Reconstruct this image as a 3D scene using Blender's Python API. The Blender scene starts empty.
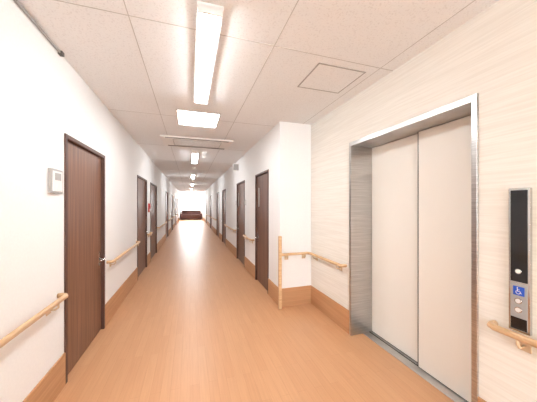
import bpy, bmesh, math
from mathutils import Vector, Matrix
S=bpy.context.scene
S.view_settings.view_transform='Standard'
S.view_settings.look='None'
TH=math.atan(78.5/245)

# ---------------------------------------------------------------- materials
def base(name,col,rough=.6,metal=0,spec=None):
    m=bpy.data.materials.new(name); m.use_nodes=True
    b=m.node_tree.nodes['Principled BSDF']
    b.inputs['Base Color'].default_value=(*col,1); b.inputs['Roughness'].default_value=rough
    b.inputs['Metallic'].default_value=metal
    if spec is not None: b.inputs['Specular IOR Level'].default_value=spec
    return m,b
def lin(r,g,b):
    f=lambda c:(c/255/12.92 if c/255<=.04045 else ((c/255+.055)/1.055)**2.4)
    return (f(r),f(g),f(b))
def noise_mat(name,c1,c2,scale,nscale=1,detail=4,rough=.6,metal=0,spec=None,p0=.35,p1=.65,bump=0,rv=0):
    m,b=base(name,c1,rough,metal,spec); nt=m.node_tree; N=nt.nodes; L=nt.links
    tc=N.new('ShaderNodeTexCoord'); mp=N.new('ShaderNodeMapping'); mp.inputs['Scale'].default_value=scale
    nz=N.new('ShaderNodeTexNoise'); nz.inputs['Scale'].default_value=nscale; nz.inputs['Detail'].default_value=detail
    cr=N.new('ShaderNodeValToRGB'); e=cr.color_ramp.elements
    e[0].position=p0; e[0].color=(*c1,1); e[1].position=p1; e[1].color=(*c2,1)
    L.new(tc.outputs['Object'],mp.inputs[0]); L.new(mp.outputs[0],nz.inputs['Vector'])
    L.new(nz.outputs['Fac'],cr.inputs[0]); L.new(cr.outputs[0],b.inputs['Base Color'])
    if bump:
        bp=N.new('ShaderNodeBump'); bp.inputs['Strength'].default_value=bump; bp.inputs['Distance'].default_value=.002
        L.new(nz.outputs['Fac'],bp.inputs['Height']); L.new(bp.outputs[0],b.inputs['Normal'])
    return m
M_wall=noise_mat('wallpaper_white',lin(241,240,239),lin(244,243,242),(60,60,60),1,3,.85,bump=.08)
M_cream=noise_mat('wallpaper_streaked_cream',lin(234,229,220),lin(242,238,230),(2.5,2.5,85),1,4,.85,p0=.38,p1=.62)
M_ceil=noise_mat('ceiling_board',lin(228,228,229),lin(239,240,241),(75,75,75),1,2,.9,p0=.33,p1=.45,bump=.05)
M_joint,_=base('ceiling_joint',lin(192,190,188),.9)
M_base=noise_mat('baseboard_brown',lin(184,136,96),lin(196,148,108),(1.5,1.5,60),1,3,.5)
M_rail=noise_mat('handrail_wood',lin(200,160,118),lin(218,182,142),(8,8,60),1,3,.4)
M_door=noise_mat('door_wood',lin(92,60,48),lin(128,90,72),(45,45,1.2),1,5,.42,p0=.3,p1=.7)
M_door2=noise_mat('door_wood_light',lin(106,70,52),lin(140,100,78),(45,45,1.2),1,5,.42,p0=.3,p1=.7)
M_frame,_=base('door_frame_dark',lin(84,54,44),.45)
M_steel=noise_mat('brushed_steel',lin(176,174,172),lin(206,204,202),(3,3,300),1,3,.28,1)
M_steeld,_=base('sill_metal',lin(120,116,112),.4,1)
M_chrome,_=base('chrome',lin(205,205,205),.15,1)
M_elev,_=base('elevator_door_paint',lin(248,245,238),.42)
M_black,_=base('black_gloss',lin(26,24,26),.1)
M_dark,_=base('dark_gap',lin(30,26,24),.6)
M_white,_=base('white_plastic',lin(238,236,234),.4)
M_grey,_=base('grey_plastic',lin(168,166,164),.45)
M_blue,_=base('sign_blue',lin(30,84,190),.4)
M_red,_=base('alarm_red',lin(180,44,38),.45)
M_brk,_=base('bracket_beige',lin(214,190,158),.4)
M_sofa,_=base('sofa_leather',lin(80,42,34),.5)
M_alu,_=base('aluminium',lin(190,190,190),.35,.6)
def emis(name,col,s):
    m,b=base(name,col,.5); b.inputs['Emission Color'].default_value=(*col,1); b.inputs['Emission Strength'].default_value=s; return m
M_tube=emis('lamp_diffuser',(.94,.98,1),46)
M_sq=emis('lamp_panel',(.94,.98,1),20)
# floor
def floor_mat():
    m,b=base('vinyl_wood_floor',(.5,.25,.1),.3); nt=m.node_tree;N=nt.nodes;L=nt.links
    tc=N.new('ShaderNodeTexCoord')
    mp=N.new('ShaderNodeMapping'); mp.inputs['Rotation'].default_value=(0,0,math.pi/2)
    L.new(tc.outputs['Object'],mp.inputs[0])
    br=N.new('ShaderNodeTexBrick'); br.inputs['Scale'].default_value=1
    br.inputs['Brick Width'].default_value=.9; br.inputs['Row Height'].default_value=.075
    br.inputs['Mortar Size'].default_value=.0010; br.offset=.37
    br.inputs['Color1'].default_value=(*lin(203,151,110),1); br.inputs['Color2'].default_value=(*lin(207,156,115),1)
    br.inputs['Mortar'].default_value=(*lin(190,138,97),1)
    L.new(mp.outputs[0],br.inputs['Vector'])
    m2=N.new('ShaderNodeMapping'); m2.inputs['Scale'].default_value=(70,3,1); L.new(tc.outputs['Object'],m2.inputs[0])
    nz=N.new('ShaderNodeTexNoise'); nz.inputs['Scale'].default_value=1; nz.inputs['Detail'].default_value=5
    L.new(m2.outputs[0],nz.inputs['Vector'])
    cr=N.new('ShaderNodeValToRGB'); cr.color_ramp.elements[0].position=.35; cr.color_ramp.elements[1].position=.7
    cr.color_ramp.elements[0].color=(.93,.92,.91,1); cr.color_ramp.elements[1].color=(1.0,1,1,1)
    L.new(nz.outputs['Fac'],cr.inputs[0])
    mx=N.new('ShaderNodeMixRGB'); mx.blend_type='MULTIPLY'; mx.inputs[0].default_value=1
    L.new(br.outputs['Color'],mx.inputs[1]); L.new(cr.outputs[0],mx.inputs[2]); L.new(mx.outputs[0],b.inputs['Base Color'])
    b.inputs['Roughness'].default_value=.36
    return m
M_floor=floor_mat()
def glass():
    m=bpy.data.materials.new('window_glass'); m.use_nodes=True; nt=m.node_tree; nt.nodes.clear()
    o=nt.nodes.new('ShaderNodeOutputMaterial'); t=nt.nodes.new('ShaderNodeBsdfTransparent'); g=nt.nodes.new('ShaderNodeBsdfGlossy'); g.inputs['Roughness'].default_value=.02
    x=nt.nodes.new('ShaderNodeMixShader'); x.inputs[0].default_value=.06
    nt.links.new(t.outputs[0],x.inputs[1]); nt.links.new(g.outputs[0],x.inputs[2]); nt.links.new(x.outputs[0],o.inputs[0]); return m
M_glass=glass()
M_frost,_=base('frosted_slit',lin(214,214,208),.35)

# ---------------------------------------------------------------- builder
class B:
    def __init__(s): s.bm=bmesh.new(); s.m=[]
    def mi(s,m):
        if m not in s.m: s.m.append(m)
        return s.m.index(m)
    def box(s,x0,x1,y0,y1,z0,z1,m,bev=0,seg=2):
        x0,x1=sorted((x0,x1)); y0,y1=sorted((y0,y1)); z0,z1=sorted((z0,z1))
        t=bmesh.new(); bmesh.ops.create_cube(t,size=1)
        for v in t.verts: v.co=Vector(((x0+x1)/2+v.co.x*(x1-x0),(y0+y1)/2+v.co.y*(y1-y0),(z0+z1)/2+v.co.z*(z1-z0)))
        if bev: bmesh.ops.bevel(t,geom=t.edges[:],offset=bev,segments=seg,affect='EDGES',profile=.5)
        s.merge(t,m,bev>0)
    def merge(s,t,m,smooth=False):
        i=s.mi(m); mp={}
        for v in t.verts: mp[v]=s.bm.verts.new(v.co)
        for f in t.faces:
            nf=s.bm.faces.new([mp[v] for v in f.verts]); nf.material_index=i
        t.free()
    def tube(s,pts,r,m,n=14,cap=True,ry=None):
        pts=[Vector(p) for p in pts]; i=s.mi(m); rings=[]
        d0=(pts[1]-pts[0]).normalized(); up=Vector((0,0,1)) if abs(d0.z)<.9 else Vector((1,0,0))
        for k,p in enumerate(pts):
            if k==0: d=pts[1]-p; sc=1
            elif k==len(pts)-1: d=p-pts[-2]; sc=1
            else:
                a=(p-pts[k-1]).normalized(); b=(pts[k+1]-p).normalized(); d=a+b; sc=1/max(.5,math.cos(a.angle(b)/2))
            d.normalize(); sd=d.cross(up)
            if sd.length<1e-3: sd=d.cross(Vector((.3,.9,.1)))
            sd.normalize(); u=sd.cross(d).normalized()
            rings.append([s.bm.verts.new(p+sd*math.cos(2*math.pi*j/n)*r*sc+u*math.sin(2*math.pi*j/n)*(ry or r)) for j in range(n)])
        for a,b in zip(rings,rings[1:]):
            for j in range(n):
                f=s.bm.faces.new((a[j],a[(j+1)%n],b[(j+1)%n],b[j])); f.material_index=i; f.smooth=True
        if cap:
            for rg in (rings[0][::-1],rings[-1]):
                f=s.bm.faces.new(rg); f.material_index=i
    def fin(s,name):
        bmesh.ops.recalc_face_normals(s.bm,faces=s.bm.faces[:])
        me=bpy.data.meshes.new(name); s.bm.to_mesh(me); s.bm.free()
        for m in s.m: me.materials.append(m)
        o=bpy.data.objects.new(name,me); S.collection.objects.link(o); return o

XL=-1.0; XR=1.26; XE=1.77; YJ=3.38; YE=26.6; YB=-4.0; H=2.73
DH=2.10
# ---------------------------------------------------------------- shell
b=B(); b.box(XL-.14,2.1,YB-.14,YE+.14,-.1,0,M_floor); b.fin('floor')
b=B(); b.box(XL-.14,2.1,YB-.14,YE+.14,H,H+.1,M_ceil)
for x in (-.38,.62,1.63):
    b.box(x-.003,x+.003,YB,YE if x<XR else YJ,H-.0015,H+.01,M_joint)
yy=-3.7
while yy<YE:
    b.box(XL,XE if yy<YJ else XR,yy-.003,yy+.003,H-.0015,H+.01,M_joint); yy+=1.83
b.fin('ceiling')

ldoors=[(2.465,3.463),(5.42,6.55),(7.1,8.4),(11.4,12.6),(14.6,15.8),(18.5,19.7),(22.3,23.5)]
rdoors=[(3.92,4.78),(5.8,6.84),(9.1,10.1),(11.2,12.3),(15.2,16.3),(19.5,20.6)]
def wall(name,xi,xo,ya,yb,ops,m,tops=DH):
    b=B(); y=ya
    for (a,c) in ops:
        b.box(xi,xo,y,a,0,H,m); b.box(xi,xo,a,c,tops,H,m); y=c
    b.box(xi,xo,y,yb,0,H,m); return b.fin(name)
wall('wall_left',XL,XL-.14,YB,YE,ldoors,M_wall)
wall('wall_corridor_right',XR,XR+.14,YJ+.12,YE,rdoors,M_wall)
b=B(); b.box(XR,2.1,YJ,YJ+.12,0,H,M_wall); b.fin('wall_jog')
wall('wall_right',XE,2.1,YB,YJ,[(1.10,2.41)],M_cream,2.21)
# walls at both corridor ends, back one with an added window for fill
def endwall(name,ya,yb,xr,wx0,wx1,wz0,wz1):
    b=B()
    b.box(XL,wx0,ya,yb,0,H,M_wall); b.box(wx1,xr,ya,yb,0,H,M_wall)
    b.box(wx0,wx1,ya,yb,0,wz0,M_wall); b.box(wx0,wx1,ya,yb,wz1,H,M_wall); b.fin(name)
def window(name,yc,wx0,wx1,wz0,wz1,sill):
    b=B(); xm=(wx0+wx1)/2
    for a,c in ((wx0,wx0+.04),(xm-.025,xm+.025),(wx1-.04,wx1)): b.box(a,c,yc-.025,yc+.025,wz0,wz1,M_alu)
    b.box(wx0,wx1,yc-.025,yc+.025,wz0,wz0+.04,M_alu); b.box(wx0,wx1,yc-.025,yc+.025,wz1-.04,wz1,M_alu)
    b.box(wx0+.03,wx1-.03,yc-.003,yc+.003,wz0+.03,wz1-.03,M_glass)
    b.box(wx0-.02,wx1+.02,*sill,wz0-.02,wz0+.012,M_white,.004)
    b.fin(name)
wn=(-.93,1.19,.85,2.66)
endwall('wall_end',YE,YE+.14,XR,*wn); window('window_1',YE+.055,*wn,(YE-.03,YE+.03))
wn=(-.6,1.5,.8,2.4)
endwall('wall_back',YB-.14,YB,2.1,*wn); window('fill_window',YB-.055,*wn,(YB-.03,YB+.03))  # unseen opening behind the camera, added to let in soft fill light

# baseboards
BH=.27; bt=.012
def bboard(name,x,sgn,ya,yb,ops):
    b=B(); y=ya
    for a,c in list(ops)+[(yb,yb)]:
        if a-y>.06: 
            b.box(x,x+sgn*bt,y,a,0,BH,M_base,.002,1)
        y=c
    return b.fin(name)
bboard('baseboard_left',XL,1,YB,YE,ldoors)
bboard('baseboard_corridor_right',XR,-1,YJ-bt,YE,rdoors)
bboard('baseboard_right',XE,-1,YB,YJ,[(1.09,2.42)])
b=B(); b.box(XR-.0,XE,YJ-bt,YJ,0,BH,M_base,.002,1); b.fin('baseboard_jog')

# ---------------------------------------------------------------- doors
def door(n,side,y0,y1,slabmat,far=True,slit=False):
    x=XL if side<0 else XR; s=1 if side<0 else -1   # s: into corridor
    b=B(); fw=.035
    P=lambda d:x+s*d
    b.box(P(-.13),P(.013),y0,y0+fw,0,DH,M_frame,.003,1)
    b.box(P(-.13),P(.013),y1-fw,y1,0,DH,M_frame,.003,1)
    b.box(P(-.13),P(.013),y0+fw,y1-fw,DH-fw,DH,M_frame,.003,1)
    b.box(P(-.065),P(-.02),y0+fw+.004,y1-fw-.004,.008,DH-fw-.004,slabmat,.002,1)
    b.box(P(-.13),P(-.07),y0+fw,y1-fw,0,DH-fw,M_dark)
    hy=y1-fw-.07 if far else y0+fw+.07; dr=-1 if far else 1; hz=.86
    b.box(P(-.02),P(-.013),hy-.022,hy+.022,hz-.09,hz+.09,M_chrome,.003)
    b.tube([(P(-.015),hy,hz),(P(.035),hy,hz)],.009,M_chrome)
    b.tube([(P(.03),hy-dr*.008,hz),(P(.03),hy+dr*.12,hz)],.009,M_chrome)
    b.tube([(P(-.015),hy,hz-.055),(P(-.008),hy,hz-.055)],.012,M_steeld)
    oy=y0+fw+.002 if far else y1-fw-.002
    for hz2 in (.25,1.05,1.85): b.tube([(P(-.015),oy,hz2-.05),(P(-.015),oy,hz2+.05)],.006,M_steeld,8)
    if slit:
        sy=y1-fw-.16
        b.box(P(-.02),P(-.015),sy-.035,sy+.035,1.45,1.85,M_frame,.001,1)
        b.box(P(-.016),P(-.013),sy-.024,sy+.024,1.465,1.835,M_frost)
    return b.fin('door_%d'%n)
n=1
for i,(a,c) in enumerate(ldoors):
    door(n,-1,a,c,M_door2 if i==0 else M_door); n+=1
for i,(a,c) in enumerate(rdoors):
    door(n,1,a,c,M_door,slit=True,far=True); n+=1

# ---------------------------------------------------------------- handrails
RZ=.78; RO=.065
def rail(x,s,y0,y1):
    b=B(); xo=x+s*RO
    pts=[(x+s*.002,y0,RZ),(x+s*.03,y0,RZ),(xo-s*.012,y0+.008,RZ),(xo,y0+.03,RZ),(xo,y1-.03,RZ),(xo-s*.012,y1-.008,RZ),(x+s*.03,y1,RZ),(x+s*.002,y1,RZ)]
    b.tube(pts,.017,M_rail,16,ry=.019)
    L=y1-y0; k=max(2,int(L/.9)+1)
    for i in range(k):
        yy=y0+.14+(L-.28)*i/(k-1)
        b.tube([(xo,yy,RZ-.015),(xo,yy,RZ-.045),(xo-s*.02,yy,RZ-.06),(x+s*.004,yy,RZ-.06)],.007,M_brk,10)
        b.box(x,x+s*.008,yy-.03,yy+.03,RZ-.09,RZ-.03,M_brk,.003)
    return b.fin('handrail')
rail(XL,1,-2.5,2.36); rail(XL,1,3.56,5.33); rail(XL,1,6.62,7.0); rail(XL,1,8.5,11.3); rail(XL,1,12.7,14.5); rail(XL,1,15.9,18.4); rail(XL,1,19.8,22.2)
rail(XR,-1,4.88,5.7); rail(XR,-1,6.95,9.0); rail(XR,-1,12.4,15.1); rail(XR,-1,16.4,19.4)
rail(XE,-1,-1.5,1.0)
# corner handrail along jog and right wall
b=B(); xa=XR+.02; yw=YJ-RO; xw=XE-RO
cor=[(xw-.05+.05*math.cos(math.radians(t)),yw-.05+.05*math.sin(math.radians(t))) for t in (90,72,54,36,18,0)]
pts=[(xa,yw,RZ)]+[(p[0],p[1],RZ) for p in cor]+[(xw,2.52,RZ),(xw+.015,2.495,RZ),(XE-.02,2.49,RZ),(XE-.002,2.49,RZ)]
b.tube(pts,.017,M_rail,16,ry=.019)
for (px,py,qx,qy) in ((XR+.1,yw,XR+.1,YJ),(XE-.13,yw,XE-.13,YJ),(xw,3.2,XE,3.2),(xw,2.6,XE,2.6)):
    v=Vector((qx-px,qy-py,0)).normalized()
    b.tube([(px,py,RZ-.015),(px,py,RZ-.045),(px+v.x*.02,py+v.y*.02,RZ-.06),(qx-v.x*.004,qy-v.y*.004,RZ-.06)],.007,M_brk,10)
    if v.y>.5: b.box(qx-.03,qx+.03,qy-.008,qy,RZ-.09,RZ-.03,M_brk,.003)
    else: b.box(qx-.008,qx,qy-.03,qy+.03,RZ-.09,RZ-.03,M_brk,.003)
b.box(XR-.045,XR+.0,YJ-.085,YJ-.04,0,1.05,M_rail,.008,3)
b.box(XR-.03,XR-.012,YJ-.045,YJ-.01,.95,.99,M_brk,.002)
b.box(XR-.03,XR+.03,YJ-.08,YJ-.045,RZ-.02,RZ+.02,M_rail,.004)
b.fin('handrail')

# ---------------------------------------------------------------- elevator
b=B(); xf=XE-.014; xd=2.0
b.box(xf,2.09,2.385,2.42,0,2.22,M_steel,.002,1)
b.box(xf,2.09,1.09,1.125,0,2.22,M_steel,.002,1)
b.box(xf,2.09,1.125,2.385,2.175,2.22,M_steel,.002,1)
b.box(xd+.045,xd+.07,1.68,2.383,.014,2.172,M_elev,.003)     # rear panel
b.box(xd,xd+.030,1.127,1.725,.014,2.172,M_elev,.003)         # front panel
b.box(xd-.0015,xd+.032,1.725,1.732,.014,2.17,M_steeld)       # grey strip painting the shading line at the panel seam
b.box(xd+.036,xd+.045,1.732,1.745,.014,2.17,M_dark)         # dark strip standing in for shade behind the front panel edge
b.box(xd+.07,2.09,1.125,2.385,0,2.175,M_dark)
b.box(1.92,2.09,1.125,2.385,0,.008,M_steel,.001,1)
for gx in (xd+.012,xd+.055): b.box(gx-.006,gx+.006,1.127,2.383,.0075,.0095,M_dark)
b.fin('elevator_doorway')

# call panel
b=B(); px=XE; f=px-.022; y0,y1=.828,.923; z0,z1=.79,1.595; ym=(y0+y1)/2
b.box(f,px,y0,y1,z0,z1,M_chrome,.004)
b.box(f-.002,f+.003,y0+.01,y1-.01,1.07,z1-.012,M_black,.001,1)
b.box(f-.002,f+.003,y0+.01,y1-.01,z0+.012,1.06,M_grey,.001,1)
b.box(f-.004,f,y0+.012,y1-.012,z0+.015,.87,M_black,.001,1)
def button(zc,r=.016,m=M_chrome):
    b.tube([(f,ym,zc),(f-.008,ym,zc)],r,m,20); b.tube([(f-.007,ym,zc),(f-.010,ym,zc)],r*.75,M_white,20)
button(1.13,.014); button(.965); button(.915)
def poly(pts,x,m):
    i=b.mi(m); vs=[b.bm.verts.new((x,ym-p[0],p[1])) for p in pts]; fc=b.bm.faces.new(vs); fc.material_index=i
b.box(f-.0035,f,ym-.025,ym+.025,.995,1.045,M_blue,.001,1)
xg=f-.0042; zc=1.013; R=.011
for k in range(14):
    a0=math.radians(130+k*17); a1=math.radians(130+(k+1)*17)
    poly([(R*math.cos(a0)-.002,zc+R*math.sin(a0)),(R*math.cos(a1)-.002,zc+R*math.sin(a1)),((R-.003)*math.cos(a1)-.002,zc+(R-.003)*math.sin(a1)),((R-.003)*math.cos(a0)-.002,zc+(R-.003)*math.sin(a0))],xg,M_white)
poly([(-.005+.003*math.cos(t*math.pi/5),1.038+.003*math.sin(t*math.pi/5)) for t in range(10)],xg,M_white)
poly([(-.007,1.034),(-.003,1.034),(-.002,1.017),(-.006,1.017)],xg,M_white)
poly([(-.006,1.017),(-.006,1.020),(.008,1.020),(.008,1.017)],xg,M_white)
poly([(.008,1.020),(.005,1.018),(.011,1.006),(.014,1.007)],xg,M_white)
poly([(-.004,1.027),(-.004,1.029),(.006,1.029),(.006,1.027)],xg,M_white)
b.fin('elevator_call_panel')

# ---------------------------------------------------------------- ceiling fixtures
def lamp(y0,y1,x=.12):
    b=B()
    b.box(x-.08,x+.08,y0,y1,H-.03,H,M_white,.003)
    t=bmesh.new(); k=10; w=.062
    A=[];C=[]
    for i in range(k+1):
        a=math.pi*i/k; px_=x-w*math.cos(a); pz=H-.03-.03*math.sin(a)
        A.append(t.verts.new((px_,y0+.015,pz))); C.append(t.verts.new((px_,y1-.015,pz)))
    for i in range(k): t.faces.new((A[i],A[i+1],C[i+1],C[i]))
    t.faces.new(A[::-1]); t.faces.new(C); t.faces.new((A[0],C[0],C[-1],A[-1]))
    b.merge(t,M_tube)
    b.box(x-.075,x+.075,y0,y0+.015,H-.064,H-.02,M_white,.003); b.box(x-.075,x+.075,y1-.015,y1,H-.064,H-.02,M_white,.003)
    return b.fin('ceiling_lamp')
for yc in (-2.2,2.23,6.5,10.7,14.9,19.1,23.3): lamp(yc-.70,yc+.70)  # first lamp sits unseen behind the camera, added as fill
b=B(); x0,x1,y0,y1=-.175,.40,3.34,3.96
for q in ((x0,x1,y0,y0+.02),(x0,x1,y1-.02,y1),(x0,x0+.02,y0+.02,y1-.02),(x1-.02,x1,y0+.02,y1-.02)): b.box(*q,H-.012,H,M_white,.002,1)
b.box(x0+.02,x1-.02,y0+.02,y1-.02,H-.007,H,M_sq); b.fin('ceiling_light_panel')
# air conditioner cassette
b=B(); x0,x1,y0,y1=-.50,.78,4.64,5.36
b.box(x0,x1,y0,y1,H-.03,H,M_white,.006)
b.box(x0+.08,x1-.08,y0+.03,y0+.08,H-.032,H-.02,M_dark)
b.box(x0+.08,x1-.08,y1-.085,y1-.03,H-.032,H-.02,M_dark)
b.box(x0+.08,x1-.08,y0+.045,y0+.06,H-.042,H-.036,M_white,.002); b.box(x0+.08,x1-.08,y1-.06,y1-.045,H-.042,H-.036,M_white,.002)
b.box(x0+.2,x1-.2,y0+.14,y1-.14,H-.033,H-.02,M_grey)
for i in range(15):
    yy=y0+.15+i*.027; b.box(x0+.21,x1-.21,yy,yy+.008,H-.037,H-.03,M_white)
b.fin('ceiling_air_conditioner')
# access hatch
b=B(); x0,x1,y0,y1=1.06,1.55,1.88,2.33
b.box(x0,x1,y0,y1,H-.003,H,M_ceil)
for q in ((x0,x1,y0,y0+.012),(x0,x1,y1-.012,y1),(x0,x0+.012,y0,y1),(x1-.012,x1,y0,y1)): b.box(*q,H-.006,H,M_grey,.001,1)
b.fin('ceiling_access_hatch')
b=B(); b.box(XL+.004,XL+.02,.2,2.42,H-.02,H-.004,M_grey,.002,1)
for yy in (.3,1.3,2.38): b.box(XL,XL+.03,yy-.02,yy+.02,H-.03,H,M_steeld,.002,1)
b.fin('ceiling_picture_rail')
for (x,y) in ((.12,8.4),(.12,12.8),(.12,17)):
    b=B(); b.tube([(x,y,H),(x,y,H-.02)],.055,M_white,24); b.tube([(x,y,H-.02),(x,y,H-.045)],.035,M_white,24); b.fin('smoke_detector')
# ---------------------------------------------------------------- wall devices
b=B(); b.box(XL,XL+.022,2.215,2.395,1.59,1.775,M_grey,.004); b.box(XL+.02,XL+.027,2.235,2.375,1.605,1.76,M_white,.003)
b.box(XL+.026,XL+.029,2.26,2.35,1.69,1.745,M_grey,.001,1); b.box(XL+.026,XL+.03,2.29,2.32,1.625,1.655,M_white,.001,1); b.fin('wall_intercom')
b=B(); b.box(XL,XL+.035,6.76,6.90,1.32,1.54,M_red,.006); b.box(XL+.035,XL+.038,6.78,6.88,1.335,1.40,M_white,.001,1)
b.tube([(XL+.035,6.83,1.47),(XL+.05,6.83,1.47)],.03,M_red,20); b.fin('fire_alarm_box')
for (x,s,y) in ((XR,-1,5.72),(XR,-1,7.0),(XL,1,8.52)):
    b=B(); b.box(x,x+s*.01,y-.05,y+.05,1.5,1.62,M_grey,.002); b.box(x+s*.009,x+s*.012,y-.042,y+.042,1.51,1.61,M_white,.001,1); b.fin('room_name_plate')
b=B(); b.box(XR-.16,XR,6.55,6.6,2.42,2.62,M_white,.004); b.box(XR-.15,XR-.01,6.545,6.55,2.44,2.60,M_grey,.001,1); b.fin('projecting_wall_sign')
# sofa below the end window
b=B(); ys=YE-.75
b.box(-.8,1.06,ys+.05,YE-.08,.08,.42,M_sofa,.03,3)
b.box(-.8,1.06,YE-.25,YE-.06,.3,.98,M_sofa,.05,3)
for a in (-.92,1.0): b.box(a,a+.17,ys+.02,YE-.06,.08,.62,M_sofa,.04,3)
for a in (-.72,.13): b.box(a,a+.84,ys,YE-.25,.40,.52,M_sofa,.04,3)
for a in (-.85,1.05):
    for q in (ys+.08,YE-.14): b.tube([(a,q,0),(a,q,.1)],.025,M_dark,10)
b.fin('sofa')

# ---------------------------------------------------------------- world / camera
w=bpy.data.worlds.new('World'); S.world=w; w.use_nodes=True
bg=w.node_tree.nodes['Background']; bg.inputs[0].default_value=(.93,.98,1,1); bg.inputs[1].default_value=23
cd=bpy.data.cameras.new('camera'); co=bpy.data.objects.new('camera',cd); S.collection.objects.link(co)
co.location=(0,0,1.5); co.rotation_euler=(math.pi/2,0,-TH); cd.sensor_width=36; cd.lens=245*36/537; cd.shift_y=4/537; cd.clip_start=.02
S.camera=co
